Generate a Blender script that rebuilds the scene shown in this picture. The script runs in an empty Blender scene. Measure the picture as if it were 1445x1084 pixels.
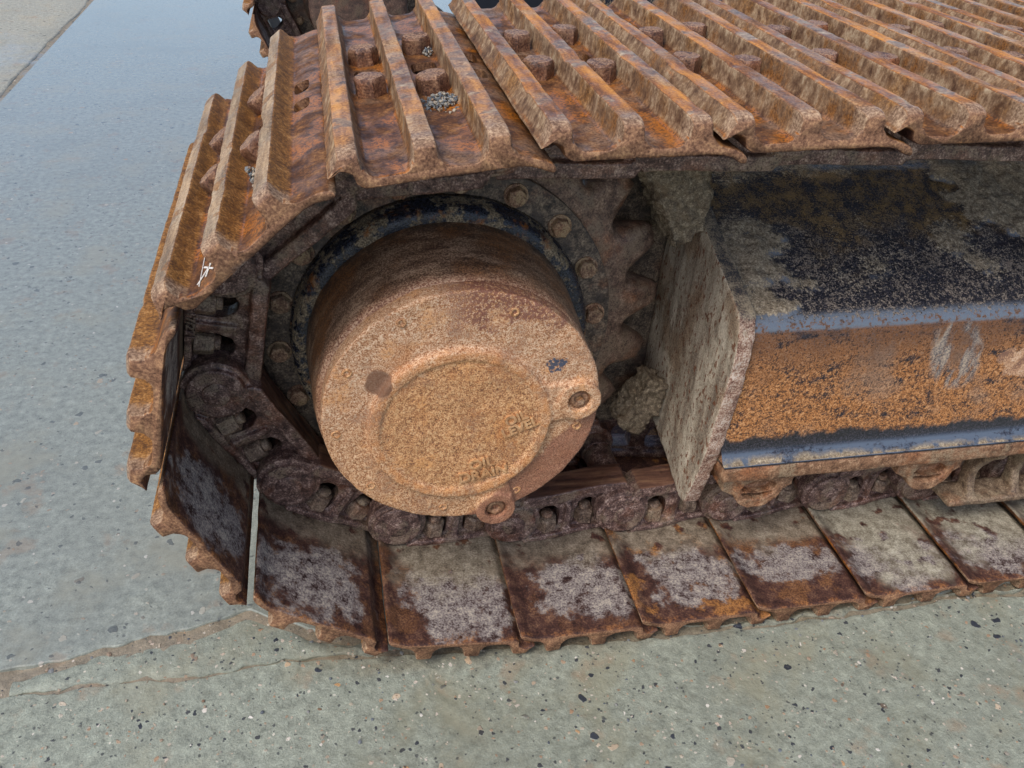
import bpy, bmesh, math, random
import numpy as np
from mathutils import Matrix, Vector
R = math.radians
random.seed(7); rng = np.random.default_rng(7)
S = bpy.context.scene; C = S.collection

# ---------------------------------------------------------------- camera
cam_d = bpy.data.cameras.new('camera'); cam = bpy.data.objects.new('camera', cam_d); C.objects.link(cam); S.camera = cam
ya, pi_, ro = .2433, -.6102, .0728
fw = Vector((math.sin(ya)*math.cos(pi_), math.cos(ya)*math.cos(pi_), math.sin(pi_)))
rt = Vector((math.cos(ya), -math.sin(ya), 0)); up = rt.cross(fw)
r2 = rt*math.cos(ro)+up*math.sin(ro); u2 = up*math.cos(ro)-rt*math.sin(ro)
M = Matrix((r2, u2, -fw)).transposed().to_4x4(); M.translation = Vector((-.1045, -.7743, 1.0645))
cam.matrix_world = M
cam_d.sensor_width = 36; cam_d.lens = 36*1191.8/1445; cam_d.clip_start = .02; cam_d.clip_end = 2000
# ---------------------------------------------------------------- sky, sun, exposure
SUN_EL, SUN_AZ = R(54), R(228)          # azimuth clockwise from +y: the light comes over the camera's left shoulder
W = bpy.data.worlds.new('World'); S.world = W; W.use_nodes = True
wn = W.node_tree.nodes; wl = W.node_tree.links
sky = wn.new('ShaderNodeTexSky'); sky.sky_type = 'NISHITA'; sky.sun_disc = False
sky.sun_elevation = SUN_EL; sky.sun_rotation = SUN_AZ; sky.air_density = 1.0; sky.dust_density = 3.0; sky.ozone_density = 1.0
bg = wn['Background']; bg.inputs['Strength'].default_value = .15; wl.new(sky.outputs[0], bg.inputs[0])
sd = bpy.data.lights.new('sun', 'SUN'); sd.energy = 1.35; sd.angle = R(22); sd.color = (1, .965, .91)
sun = bpy.data.objects.new('sun', sd); C.objects.link(sun)
to_sun = Vector((math.sin(SUN_AZ)*math.cos(SUN_EL), math.cos(SUN_AZ)*math.cos(SUN_EL), math.sin(SUN_EL)))
sun.rotation_euler = to_sun.to_track_quat('Z', 'Y').to_euler()
S.view_settings.view_transform = 'Standard'; S.view_settings.look = 'None'; S.view_settings.gamma = 1
S.view_settings.exposure = .45

# ---------------------------------------------------------------- numpy noise
def _h(i, j, k, s):
    n = (i*374761393+j*668265263+k*2147483647+s*974711) & 0xffffffff
    n = ((n ^ (n >> 13))*1274126177) & 0xffffffff
    return ((n ^ (n >> 16)) & 0xffff)/65535.0
def vnoise(p, s=0):
    p = np.asarray(p, float); i = np.floor(p).astype(np.int64); f = p-i; f = f*f*(3-2*f)
    r = 0
    for a in (0, 1):
        for b in (0, 1):
            for c in (0, 1):
                w = (f[:, 0] if a else 1-f[:, 0])*(f[:, 1] if b else 1-f[:, 1])*(f[:, 2] if c else 1-f[:, 2])
                r = r+w*_h(i[:, 0]+a, i[:, 1]+b, i[:, 2]+c, s)
    return r*2-1
def fbm(p, sc, o=3, s=0):
    p = np.asarray(p)*sc; t = 0; a = 1
    for k in range(o): t = t+a*vnoise(p, s+k); p = p*2.03+5.1; a *= .5
    return t
def sst(x, a, b):
    t = np.clip((x-a)/(b-a), 0, 1); return t*t*(3-2*t)

# ---------------------------------------------------------------- shader helper
class G:
    def __init__(s, name):
        s.m = bpy.data.materials.new(name); s.m.use_nodes = True; s.nt = s.m.node_tree
        s.b = s.nt.nodes['Principled BSDF']; s._v = None
    def n(s, t, **k):
        x = s.nt.nodes.new(t)
        for a, b in k.items(): setattr(x, a, b)
        return x
    def put(s, sock, v):
        if isinstance(v, bpy.types.NodeSocket): s.nt.links.new(v, sock)
        elif v is not None:
            if isinstance(v, tuple) and len(v) == 3 and sock.type == 'RGBA': v = (*v, 1)
            sock.default_value = v
    def raw(s): return s.n('ShaderNodeTexCoord').outputs['Object']
    def nrm(s): return s.n('ShaderNodeTexCoord').outputs['Normal']
    def vec(s):                                        # object coordinates shifted per object
        if s._v is None:
            o = s.n('ShaderNodeObjectInfo').outputs['Random']
            m = s.n('ShaderNodeVectorMath', operation='SCALE'); s.put(m.inputs[0], (13., 7., 5.)); s.put(m.inputs['Scale'], o)
            a = s.n('ShaderNodeVectorMath', operation='ADD'); s.put(a.inputs[0], s.raw()); s.put(a.inputs[1], m.outputs[0]); s._v = a.outputs[0]
        return s._v
    def scl(s, v, k):
        m = s.n('ShaderNodeVectorMath', operation='MULTIPLY'); s.put(m.inputs[0], v); s.put(m.inputs[1], k); return m.outputs[0]
    def xyz(s, v):
        x = s.n('ShaderNodeSeparateXYZ'); s.put(x.inputs[0], v); return x.outputs
    def noise(s, sc, d=4, r=.55, v=None, dist=0.):
        x = s.n('ShaderNodeTexNoise'); s.put(x.inputs['Vector'], v or s.vec()); x.inputs['Scale'].default_value = sc
        x.inputs['Detail'].default_value = d; x.inputs['Roughness'].default_value = r; x.inputs['Distortion'].default_value = dist
        return x.outputs['Fac']
    def vor(s, sc, v=None, feat='F1', rnd=1.):
        x = s.n('ShaderNodeTexVoronoi', feature=feat); s.put(x.inputs['Vector'], v or s.vec()); x.inputs['Scale'].default_value = sc
        x.inputs['Randomness'].default_value = rnd; return x
    def math(s, op, a, b=0., c=0.):
        x = s.n('ShaderNodeMath', operation=op); s.put(x.inputs[0], a); s.put(x.inputs[1], b); s.put(x.inputs[2], c); return x.outputs[0]
    def add(s, a, b): return s.math('ADD', a, b)
    def mul(s, *a):
        r = a[0]
        for b in a[1:]: r = s.math('MULTIPLY', r, b)
        return r
    def mx(s, a, b): return s.math('MAXIMUM', a, b)
    def inv(s, a): return s.math('SUBTRACT', 1., a)
    def ss(s, x, lo, hi):
        m = s.n('ShaderNodeMapRange', interpolation_type='SMOOTHSTEP'); s.put(m.inputs['Value'], x)
        if lo > hi:
            m.inputs['From Min'].default_value = hi; m.inputs['From Max'].default_value = lo; m.inputs['To Min'].default_value = 1; m.inputs['To Max'].default_value = 0
        else: m.inputs['From Min'].default_value = lo; m.inputs['From Max'].default_value = hi
        return m.outputs[0]
    def mix(s, f, a, b):
        m = s.n('ShaderNodeMix', data_type='RGBA'); s.put(m.inputs[0], f); s.put(m.inputs[6], a); s.put(m.inputs[7], b); return m.outputs[2]
    def lerp(s, f, a, b):
        m = s.n('ShaderNodeMix', data_type='FLOAT'); s.put(m.inputs[0], f); s.put(m.inputs[2], a); s.put(m.inputs[3], b); return m.outputs[0]
    def ramp(s, f, *st):
        if 0 < st[0][0] and st[-1][0] < .9: st = [(.5+(p-.5)*.66, c) for p, c in st]
        r = s.n('ShaderNodeValToRGB'); e = r.color_ramp.elements
        while len(e) < len(st): e.new(.5)
        for k, (p, c) in enumerate(st): e[k].position = p; e[k].color = (*c, 1)
        s.put(r.inputs[0], f); return r.outputs[0]
    def oattr(s, name): return s.n('ShaderNodeAttribute', attribute_name=name, attribute_type='OBJECT').outputs['Fac']
    def attr(s, name): return s.n('ShaderNodeAttribute', attribute_name=name).outputs['Fac']
    def spot(s, co, u, y, ru, ry, wob=.0, nz=None):     # soft-edged ellipse on two coordinates, edge broken by noise
        a = s.math('POWER', s.math('DIVIDE', s.math('SUBTRACT', co[0], u), ru), 2.); b = s.math('POWER', s.math('DIVIDE', s.math('SUBTRACT', co[1], y), ry), 2.)
        d = s.math('SQRT', s.add(a, b))
        if nz is not None: d = s.add(d, s.mul(s.math('SUBTRACT', nz, .5), wob))
        return d
    def done(s, col, rough=.6, hs=(), metal=0., coat=None, coatr=.08, spec=.5):
        s.put(s.b.inputs['Base Color'], col); s.put(s.b.inputs['Roughness'], rough); s.put(s.b.inputs['Metallic'], metal)
        s.put(s.b.inputs['Specular IOR Level'], spec)
        nm = None
        for h, st, d in hs:
            b = s.n('ShaderNodeBump'); s.put(b.inputs['Height'], h); b.inputs['Strength'].default_value = st; b.inputs['Distance'].default_value = d
            if nm: s.put(b.inputs['Normal'], nm)
            nm = b.outputs[0]
        if nm: s.put(s.b.inputs['Normal'], nm)
        if coat is not None: s.put(s.b.inputs['Coat Weight'], coat); s.put(s.b.inputs['Coat Roughness'], coatr); s.b.inputs['Coat IOR'].default_value = 1.33
        return s.m
def c8(r, g, b):                                       # sRGB 0-255 to linear
    return tuple((x/255/12.92 if x/255 <= .04045 else ((x/255+.055)/1.055)**2.4) for x in (r, g, b))

# ---------------------------------------------------------------- materials
def mat_shoe():
    g = G('rusted_track_shoe'); lo = g.xyz(g.raw()); N = g.xyz(g.nrm()); u, y, z = lo[0], lo[1], lo[2]
    n1 = g.noise(9, 5, .6); n2 = g.noise(55, 5, .65); n3 = g.noise(330, 3, .7); n4 = g.noise(24, 4, .6)
    strk = g.noise(60, 4, .6, g.scl(g.vec(), (1., .12, 1.))); fl = g.noise(150, 4, .65, g.scl(g.vec(), (1., 1., .6)))
    # the ground side: wet brown rust in the valleys, dusty flanks, orange film on the lug tops
    dust = g.oattr('dust')
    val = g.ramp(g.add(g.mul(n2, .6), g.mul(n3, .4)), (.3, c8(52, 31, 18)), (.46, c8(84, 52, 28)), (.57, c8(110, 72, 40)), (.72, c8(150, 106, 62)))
    val = g.mix(g.mul(g.ss(n4, .49, .62), g.ss(n3, .38, .56), .85), val, c8(168, 100, 28))
    val = g.mix(g.mul(g.ss(n1, .50, .62), dust, .45), val, g.ramp(n3, (.3, c8(84, 62, 50)), (.6, c8(148, 126, 106))))
    flank = g.ramp(g.add(g.mul(fl, .3), g.add(g.mul(n3, .18), g.mul(n2, .52))), (.34, c8(84, 59, 42)), (.47, c8(122, 95, 71)), (.56, c8(152, 126, 98)), (.72, c8(190, 170, 140)))
    flank = g.mix(g.mul(g.ss(n1, .50, .60), g.ss(n2, .36, .6)), flank, g.ramp(n3, (.3, c8(84, 54, 32)), (.7, c8(146, 98, 50))))
    flank = g.mix(g.mul(g.ss(g.add(n1, g.mul(dust, .35)), .82, .62), .92), flank, g.ramp(g.add(g.mul(n3, .6), g.mul(n2, .4)), (.32, c8(80, 52, 28)), (.48, c8(122, 82, 40)), (.58, c8(152, 104, 46)), (.7, c8(180, 136, 84))))
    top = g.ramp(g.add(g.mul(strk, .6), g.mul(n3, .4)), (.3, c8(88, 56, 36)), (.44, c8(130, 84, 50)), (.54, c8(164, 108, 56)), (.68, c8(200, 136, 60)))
    top = g.mix(g.ss(n1, .5, .62), top, g.ramp(g.add(g.mul(strk, .5), g.mul(n3, .5)), (.36, c8(96, 66, 44)), (.5, c8(142, 104, 72)), (.66, c8(182, 146, 106))))
    top = g.mix(g.mul(g.inv(dust), .8), top, g.ramp(g.add(g.mul(strk, .5), g.mul(n3, .5)), (.34, c8(104, 86, 66)), (.5, c8(148, 132, 108)), (.66, c8(182, 170, 146))))
    tip = g.ramp(g.add(g.mul(n3, .65), g.mul(n2, .35)), (.32, c8(90, 66, 50)), (.5, c8(142, 115, 92)), (.68, c8(186, 160, 132)))
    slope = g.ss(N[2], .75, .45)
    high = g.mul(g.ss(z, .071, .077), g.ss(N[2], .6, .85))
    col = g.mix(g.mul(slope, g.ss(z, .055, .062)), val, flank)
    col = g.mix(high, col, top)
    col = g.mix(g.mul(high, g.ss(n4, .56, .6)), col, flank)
    endm = g.ss(g.add(y, g.mul(g.math('SUBTRACT', n2, .5), .05)), .03, .014)
    col = g.mix(g.mul(endm, g.mx(high, slope), .9), col, tip)
    edge = g.mul(g.ss(g.math('ABSOLUTE', N[1]), .4, .7), 1.)
    col = g.mix(edge, col, g.ramp(g.add(g.mul(n2, .4), g.mul(n3, .6)), (.3, c8(76, 50, 36)), (.5, c8(124, 90, 68)), (.7, c8(168, 130, 96))))
    # the link side: purple brown scale, worn lavender patch, tan silt next to the links
    inn = g.ss(N[2], -.25, -.6)
    bro = g.ramp(g.add(g.mul(n2, .55), g.mul(n3, .45)), (.3, c8(40, 25, 23)), (.46, c8(68, 44, 38)), (.56, c8(86, 59, 49)), (.72, c8(128, 96, 74)))
    lav = g.ramp(g.add(g.mul(n3, .55), g.mul(n2, .45)), (.32, c8(60, 46, 44)), (.44, c8(106, 95, 93)), (.53, c8(138, 130, 126)), (.7, c8(184, 174, 158)))
    silt = g.ramp(g.add(g.mul(n3, .5), g.mul(n2, .5)), (.3, c8(100, 91, 77)), (.48, c8(140, 133, 115)), (.58, c8(160, 154, 136)), (.72, c8(186, 181, 163)))
    nw = g.noise(20, 6, .68); nw2 = g.noise(14, 5, .6); sl = g.oattr('silt'); lv = g.oattr('lav')
    rn = g.n('ShaderNodeObjectInfo').outputs['Random']; rn2 = g.math('FRACT', g.mul(rn, 17.3))
    d1 = g.spot((u, y), g.lerp(rn, .088, .132), g.lerp(rn2, .062, .098), g.lerp(rn2, .098, .08), g.lerp(lv, .02, .072), 2.6, nw); d2 = g.spot((u, y), .10, .195, .13, g.lerp(sl, .03, .15), 2.2, nw2)
    low = g.mul(inn, 1.)
    bro = g.mix(g.mul(g.ss(n4, .5, .6), g.oattr('orange'), .9), bro, g.ramp(n3, (.35, c8(112, 72, 40)), (.6, c8(176, 122, 66))))
    ic = g.mix(g.mul(g.ss(g.add(d1, g.mul(g.math('SUBTRACT', n3, .5), .5)), 1.06, .8), g.ss(g.add(g.mul(n2, .7), g.mul(n3, .3)), .36, .48), .92), bro, lav)
    silt = g.mix(g.mul(g.inv(sl), .8), silt, g.ramp(g.add(g.mul(n3, .5), g.mul(n2, .5)), (.3, c8(66, 50, 40)), (.48, c8(100, 81, 66)), (.58, c8(122, 101, 83)), (.72, c8(150, 128, 106))))
    ic = g.mix(g.mul(g.ss(g.add(d2, g.mul(g.math('SUBTRACT', n3, .5), .5)), 1.25, .6), g.ss(g.noise(30, 3, .5), .34, .42), .9), ic, silt)
    rim = g.ss(g.math('MINIMUM', y, g.add(u, -.0)), .013, .004)
    ic = g.mix(g.mul(rim, g.ss(n2, .46, .62), .55), ic, g.ramp(n3, (.35, c8(92, 58, 34)), (.6, c8(156, 100, 52))))
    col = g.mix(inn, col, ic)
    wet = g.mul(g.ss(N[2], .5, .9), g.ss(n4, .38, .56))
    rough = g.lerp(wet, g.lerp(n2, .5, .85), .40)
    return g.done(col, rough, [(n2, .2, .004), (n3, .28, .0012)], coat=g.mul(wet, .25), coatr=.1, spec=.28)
def mat_cast(name, cols, bumps=1., rub=None, wet=.25, orange=.4, cap=None):
    g = G(name); N = g.xyz(g.nrm()); lo = g.xyz(g.raw())
    n1 = g.noise(14, 5, .6); n2 = g.noise(70, 5, .65); n3 = g.noise(380, 3, .7)
    k = g.add(g.mul(n2, .5), g.mul(n3, .5))
    col = g.ramp(k, (.3, cols[0]), (.45, cols[1]), (.56, cols[2]), (.7, cols[3]))
    col = g.mix(g.mul(g.ss(n1, .5, .66), orange), col, g.ramp(n3, (.3, c8(110, 62, 34)), (.7, c8(180, 104, 50))))
    n4 = g.noise(22, 5, .65)
    col = g.mix(g.mul(g.ss(n4, .5, .62), g.ss(n3, .36, .55), .75), col, cols[4])
    if rub:                                            # the polished running face of a rail
        rs = g.mul(g.ss(N[2], -.6, -.85), g.ss(lo[2], -.046, -.052)); st = g.noise(90, 4, .6, g.scl(g.vec(), (.1, 1., 1.)))
        col = g.mix(rs, col, g.ramp(st, (.2, c8(58, 38, 32)), (.5, c8(98, 66, 52)), (.8, c8(140, 104, 78))))
    if cap: col = g.mix(g.mul(g.ss(N[2], .7, .9), g.ss(g.add(g.mul(n2, .6), g.mul(n3, .4)), .42, .52), .8), col, g.ramp(n3, (.35, c8(104, 74, 54)), (.65, c8(164, 130, 100))))
    w = g.ss(n1, .42, .6)
    rough = g.lerp(g.mul(w, wet*2), g.lerp(n2, .55, .85), .3)
    return g.done(col, rough, [(n2, .4*bumps, .006), (n3, .6*bumps, .0022)], coat=g.mul(w, wet), coatr=.15)
def mat_cover():
    g = G('rusted_cover'); lo = g.xyz(g.raw()); N = g.xyz(g.nrm())       # x,z in the plane of the disc
    n1 = g.noise(11, 5, .6); n2 = g.noise(60, 5, .6); sp = g.noise(640, 3, .7); sp2 = g.noise(230, 3, .6)
    cx_, cz_ = g.add(lo[0], .002), g.add(lo[2], .016)
    r = g.math('SQRT', g.add(g.math('POWER', cx_, 2.), g.math('POWER', cz_, 2.)))
    pale = c8(202, 168, 142); org = c8(196, 124, 64); brn = c8(138, 82, 46)
    ctr = g.ss(g.add(r, g.mul(g.math('SUBTRACT', n2, .5), .05)), .118, .092)
    a = g.ramp(g.add(g.mul(sp, .7), g.mul(sp2, .3)), (.34, c8(118, 78, 52)), (.45, c8(172, 121, 82)), (.53, c8(196, 156, 122)), (.64, c8(216, 190, 162)))
    b = g.ramp(g.add(g.mul(sp, .7), g.mul(sp2, .3)), (.33, c8(98, 66, 48)), (.45, c8(158, 105, 64)), (.53, c8(194, 140, 88)), (.65, c8(218, 176, 126)))
    lowr = g.mul(g.ss(g.add(lo[2], g.mul(g.math('SUBTRACT', n1, .5), .25)), .06, -.10), .45)
    col = g.mix(g.mx(g.mul(ctr, .85), lowr), a, b)
    col = g.mix(g.mul(g.ss(n1, .52, .68), g.ss(n2, .4, .6), .7), col, g.ramp(sp, (.35, c8(142, 84, 44)), (.6, c8(196, 132, 76))))
    ring = g.mul(g.ss(r, .1, .105), g.ss(r, .119, .112))
    col = g.mix(g.mul(ring, g.ss(n2, .40, .6), .6), col, g.ramp(sp, (.35, c8(166, 100, 50)), (.6, c8(214, 150, 90))))
    nz = g.noise(45, 5, .6)
    bl = g.noise(19, 5, .65); col = g.mix(g.mul(g.ss(bl, .53, .63), g.ss(sp2, .36, .52), .5), col, c8(128, 92, 72)); col = g.mix(g.mul(g.ss(bl, .46, .36), g.ss(sp2, .42, .55), .55), col, c8(206, 146, 88))
    st = g.ss(g.spot((lo[0], lo[2]), -.103, .058, .017, .019, .7, nz), 1.05, .85)
    col = g.mix(g.mul(st, .8), col, c8(104, 72, 54))
    oil = g.mul(g.ss(g.add(g.math('SUBTRACT', lo[0], lo[2]), g.mul(g.math('SUBTRACT', nz, .5), .05)), .172, .186), g.ss(r, .112, .122))
    col = g.mix(g.mul(oil, .8), col, g.ramp(sp, (.35, c8(96, 58, 44)), (.6, c8(146, 96, 74))))
    up_ = g.mul(g.ss(g.add(lo[2], g.mul(g.math('SUBTRACT', nz, .5), .14)), .122, .14), g.ss(lo[0], -.05, .02), g.ss(sp2, .42, .52))
    col = g.mix(g.mul(up_, .85), col, c8(112, 62, 50))
    pt = g.mul(g.ss(g.spot((lo[0], lo[2]), .119, .068, .017, .010, 2.2, nz), 1., .8), g.ss(sp2, .4, .5))
    col = g.mix(pt, col, c8(66, 72, 88))
    return g.done(col, g.lerp(n2, .6, .85), [(n2, .25, .006), (sp2, .35, .002), (sp, .4, .001)], coat=.1)
def mat_barrel():
    g = G('rusted_barrel'); lo = g.xyz(g.raw())
    v = g.vec(); n1 = g.noise(12, 5, .6); n2 = g.noise(60, 5, .6); sp = g.noise(420, 3, .65)
    swp = g.noise(45, 4, .6, g.scl(v, (.5, 1.6, .5)))
    k = g.add(g.mul(sp, .6), g.mul(swp, .4))
    col = g.ramp(k, (.33, c8(66, 44, 30)), (.45, c8(106, 78, 58)), (.54, c8(138, 108, 84)), (.68, c8(186, 156, 128)))
    col = g.mix(g.mul(g.ss(n1, .45, .6), g.ss(sp, .3, .6), .8), col, g.ramp(sp, (.35, c8(86, 50, 24)), (.65, c8(150, 94, 42))))
    fr = g.ss(g.add(lo[1], g.mul(g.math('SUBTRACT', n2, .5), .06)), .118, .085)
    col = g.mix(g.mul(fr, .55), col, g.ramp(sp, (.36, c8(124, 68, 46)), (.5, c8(178, 130, 100)), (.62, c8(208, 174, 146))))
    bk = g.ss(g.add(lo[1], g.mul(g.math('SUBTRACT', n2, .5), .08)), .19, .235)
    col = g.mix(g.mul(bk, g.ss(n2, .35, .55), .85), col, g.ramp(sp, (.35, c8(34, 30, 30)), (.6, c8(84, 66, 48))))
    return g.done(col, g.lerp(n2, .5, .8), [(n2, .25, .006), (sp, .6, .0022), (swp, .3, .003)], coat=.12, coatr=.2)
def mat_paint():                                       # black paint half lost under rust and mud film
    g = G('worn_black_paint'); n1 = g.noise(26, 5, .65); n2 = g.noise(110, 4, .65); sp = g.noise(420, 3, .65)
    pa = g.ramp(sp, (.35, c8(20, 22, 28)), (.65, c8(48, 52, 64)))
    mud = g.ramp(sp, (.32, c8(72, 62, 50)), (.5, c8(124, 108, 86)), (.66, c8(160, 144, 118)))
    f = g.ss(g.add(g.mul(n1, .6), g.mul(n2, .4)), .49, .56)
    col = g.mix(f, pa, mud); o = g.ss(g.noise(17, 4, .6), .56, .66)
    col = g.mix(g.mul(o, g.ss(n2, .4, .55)), col, c8(134, 82, 38))
    return g.done(col, g.lerp(f, .25, .85), [(f, .4, .002), (n2, .25, .004), (sp, .4, .002)])
def mat_frame():
    g = G('frame_paint_rust_mud'); lo = g.xyz(g.raw()); N = g.xyz(g.nrm()); x, y, z = lo[0], lo[1], lo[2]
    mud_a = g.attr('mud'); n1 = g.noise(8, 5, .62); n2 = g.noise(42, 5, .65); sp = g.noise(430, 3, .75); fine = g.noise(150, 4, .7)
    v = g.vec(); drip = g.noise(30, 4, .6, g.scl(v, (1., 1., .3)))
    blk = g.ramp(sp, (.3, c8(14, 16, 22)), (.5, c8(32, 31, 39)), (.68, c8(66, 62, 70)))
    # side below the crease: rust film over the paint
    rst = g.ramp(g.add(g.mul(sp, .6), g.mul(fine, .4)), (.36, c8(62, 44, 34)), (.45, c8(128, 84, 50)), (.53, c8(182, 118, 62)), (.66, c8(210, 160, 112)))
    rst = g.mix(g.mul(g.ss(n1, .5, .66), .65), rst, g.ramp(sp, (.35, c8(106, 82, 66)), (.65, c8(166, 138, 116))))
    hst = g.noise(40, 5, .65, g.scl(v, (.22, 1., 1.)))
    f = g.ss(g.add(g.mul(fine, .22), g.add(g.mul(n2, .28), g.add(g.mul(sp, .12), g.add(g.mul(n1, .13), g.mul(hst, .25))))), .41, .51)
    topband = g.ss(g.add(z, g.mul(g.math('SUBTRACT', g.add(g.mul(n1, .5), g.mul(n2, .5)), .5), .22)), .37, .47)
    botband = g.ss(g.add(z, g.mul(g.math('SUBTRACT', drip, .5), .05)), .288, .277)
    f = g.mul(f, g.inv(g.mul(topband, g.ss(g.add(g.mul(fine, .5), g.mul(sp, .5)), .42, .58), .85)), g.inv(botband))
    sc1 = g.ss(g.spot((g.add(x, g.mul(z, .35)), z), .945, .415, .055, .075, 1.6, drip), 1., .75)
    smear = g.ramp(g.add(g.mul(drip, .6), g.mul(sp, .4)), (.38, c8(44, 44, 52)), (.5, c8(112, 108, 108)), (.62, c8(186, 170, 150)))
    side = g.mix(f, blk, rst); side = g.mix(g.mul(sc1, g.ss(drip, .44, .54), .85), side, smear)
    chip = g.ss(g.spot((x, z), .945, .395, .062, .034, 1.9, n2), 1., .85)
    side = g.mix(chip, side, g.ramp(g.add(g.mul(sp, .5), g.mul(n2, .5)), (.38, c8(132, 96, 78)), (.5, c8(196, 150, 112)), (.62, c8(214, 186, 160))))
    # slope above the crease
    upm = g.mul(g.ss(N[2], .5, .75), g.ss(z, .4, .42))
    ol = g.mix(g.mul(g.ss(g.add(g.mul(n2, .5), g.mul(sp, .5)), .45, .53), .9), blk, g.ramp(g.add(g.mul(sp, .6), g.mul(n2, .4)), (.35, c8(66, 54, 40)), (.52, c8(112, 90, 58)), (.65, c8(150, 118, 66))))
    ru = g.mul(g.ss(g.add(z, g.mul(g.math('SUBTRACT', n1, .5), .16)), .525, .57), .95)
    upc = g.mix(ru, g.mix(g.mul(g.ss(g.add(g.mul(fine, .45), g.add(g.mul(sp, .35), g.mul(drip, .2))), .49, .56), .85), blk, g.ramp(sp, (.3, c8(86, 76, 72)), (.7, c8(160, 146, 130)))), ol)
    col = g.mix(upm, side, upc)
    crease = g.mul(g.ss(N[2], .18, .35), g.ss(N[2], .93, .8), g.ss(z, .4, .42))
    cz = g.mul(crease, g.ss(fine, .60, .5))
    col = g.mix(cz, col, c8(104, 112, 124))  # sky reflection on the rounded crease, put into the colour as blue-grey
    mud = g.ramp(g.add(g.mul(sp, .5), g.mul(fine, .5)), (.3, c8(76, 64, 51)), (.46, c8(124, 110, 90)), (.58, c8(156, 142, 120)), (.72, c8(198, 186, 164)))
    mk = g.mul(g.ss(g.add(mud_a, g.mul(g.math('SUBTRACT', g.add(g.mul(fine, .5), g.add(g.mul(sp, .3), g.mul(n2, .2))), .5), 2.4)), .36, .72), .95)
    col = g.mix(mk, col, mud)
    sky_strip = g.mul(g.ss(N[2], .40, .6), g.ss(z, .266, .258), g.ss(g.add(g.mul(fine, .5), g.mul(hst, .5)), .60, .48)); col = g.mix(sky_strip, col, c8(84, 94, 108))  # painted sky sheen along the bottom fillet, blue-grey over the black paint
    silted = g.mul(g.ss(g.add(N[2], g.mul(g.math('SUBTRACT', n1, .5), .5)), .66, .84), g.ss(z, .30, .28), g.ss(n2, .38, .5)); col = g.mix(silted, col, mud); mk = g.mx(mk, silted)
    gl = g.mx(g.mul(cz, .95), g.mul(botband, g.inv(upm)))
    rough = g.lerp(mk, g.lerp(g.mx(gl, g.mul(upm, g.ss(fine, .56, .46), .6)), .72, .22), .92)
    return g.done(col, rough, [(g.mul(fine, g.lerp(upm, .35, 1.)), .4, .003), (g.mul(sp, g.lerp(upm, .6, 1.)), .5, .0016)], coat=g.mul(gl, g.inv(mk)), coatr=.1)
def mat_guard():
    g = G('guard_plate_film'); N = g.xyz(g.nrm()); lo = g.xyz(g.raw())
    n1 = g.noise(9, 5, .6); n2 = g.noise(60, 5, .6); sp = g.noise(170, 3, .6, g.scl(g.vec(), (1., 1., .45))); ff = g.noise(420, 3, .65)
    strk = g.noise(40, 4, .6, g.scl(g.vec(), (1., 1., .18)))
    a = g.ramp(g.add(g.mul(ff, .45), g.mul(strk, .55)), (.33, c8(116, 102, 88)), (.47, c8(164, 150, 132)), (.6, c8(194, 182, 162)), (.72, c8(214, 204, 186)))
    a = g.mix(g.mul(g.ss(n1, .50, .64), .6), a, g.ramp(ff, (.35, c8(108, 82, 60)), (.65, c8(166, 134, 102))))
    a = g.mix(g.mul(g.ss(sp, .575, .62), .9), a, c8(112, 66, 40))
    e = g.ramp(g.add(g.mul(ff, .5), g.add(g.mul(n2, .3), g.mul(g.noise(140, 3, .6), .2))), (.36, c8(92, 58, 46)), (.46, c8(138, 104, 88)), (.54, c8(176, 148, 128)), (.66, c8(208, 192, 178)))
    hi = g.ss(g.add(lo[2], g.mul(g.math('SUBTRACT', n2, .5), .08)), .475, .51)
    e = g.mix(hi, e, g.ramp(g.add(g.mul(ff, .5), g.mul(n2, .5)), (.38, c8(50, 50, 54)), (.5, c8(110, 98, 84)), (.62, c8(150, 136, 114))))
    col = g.mix(g.ss(N[0], -.75, -.45), a, e)
    return g.done(col, g.lerp(n2, .6, .85), [(n2, .3, .005), (sp, .35, .003), (ff, .4, .002)], coat=.1, coatr=.2)
def mat_mud(name, k=1.):
    g = G(name); n1 = g.noise(20, 5, .65); n2 = g.noise(120, 5, .7); sp = g.noise(500, 3, .7)
    col = g.ramp(g.add(g.mul(n2, .5), g.mul(sp, .5)), (.3, c8(62, 51, 40)), (.46, c8(108, 94, 76)), (.58, c8(140, 125, 103)), (.72, c8(182, 168, 144)))
    col = g.mix(g.mul(g.ss(n1, .52, .66), .45), col, c8(112, 88, 62))
    return g.done(col, g.lerp(n1, .55, .9), [(n1, .4, .01), (n2, .7, .005), (sp, .7, .002)])
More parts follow.
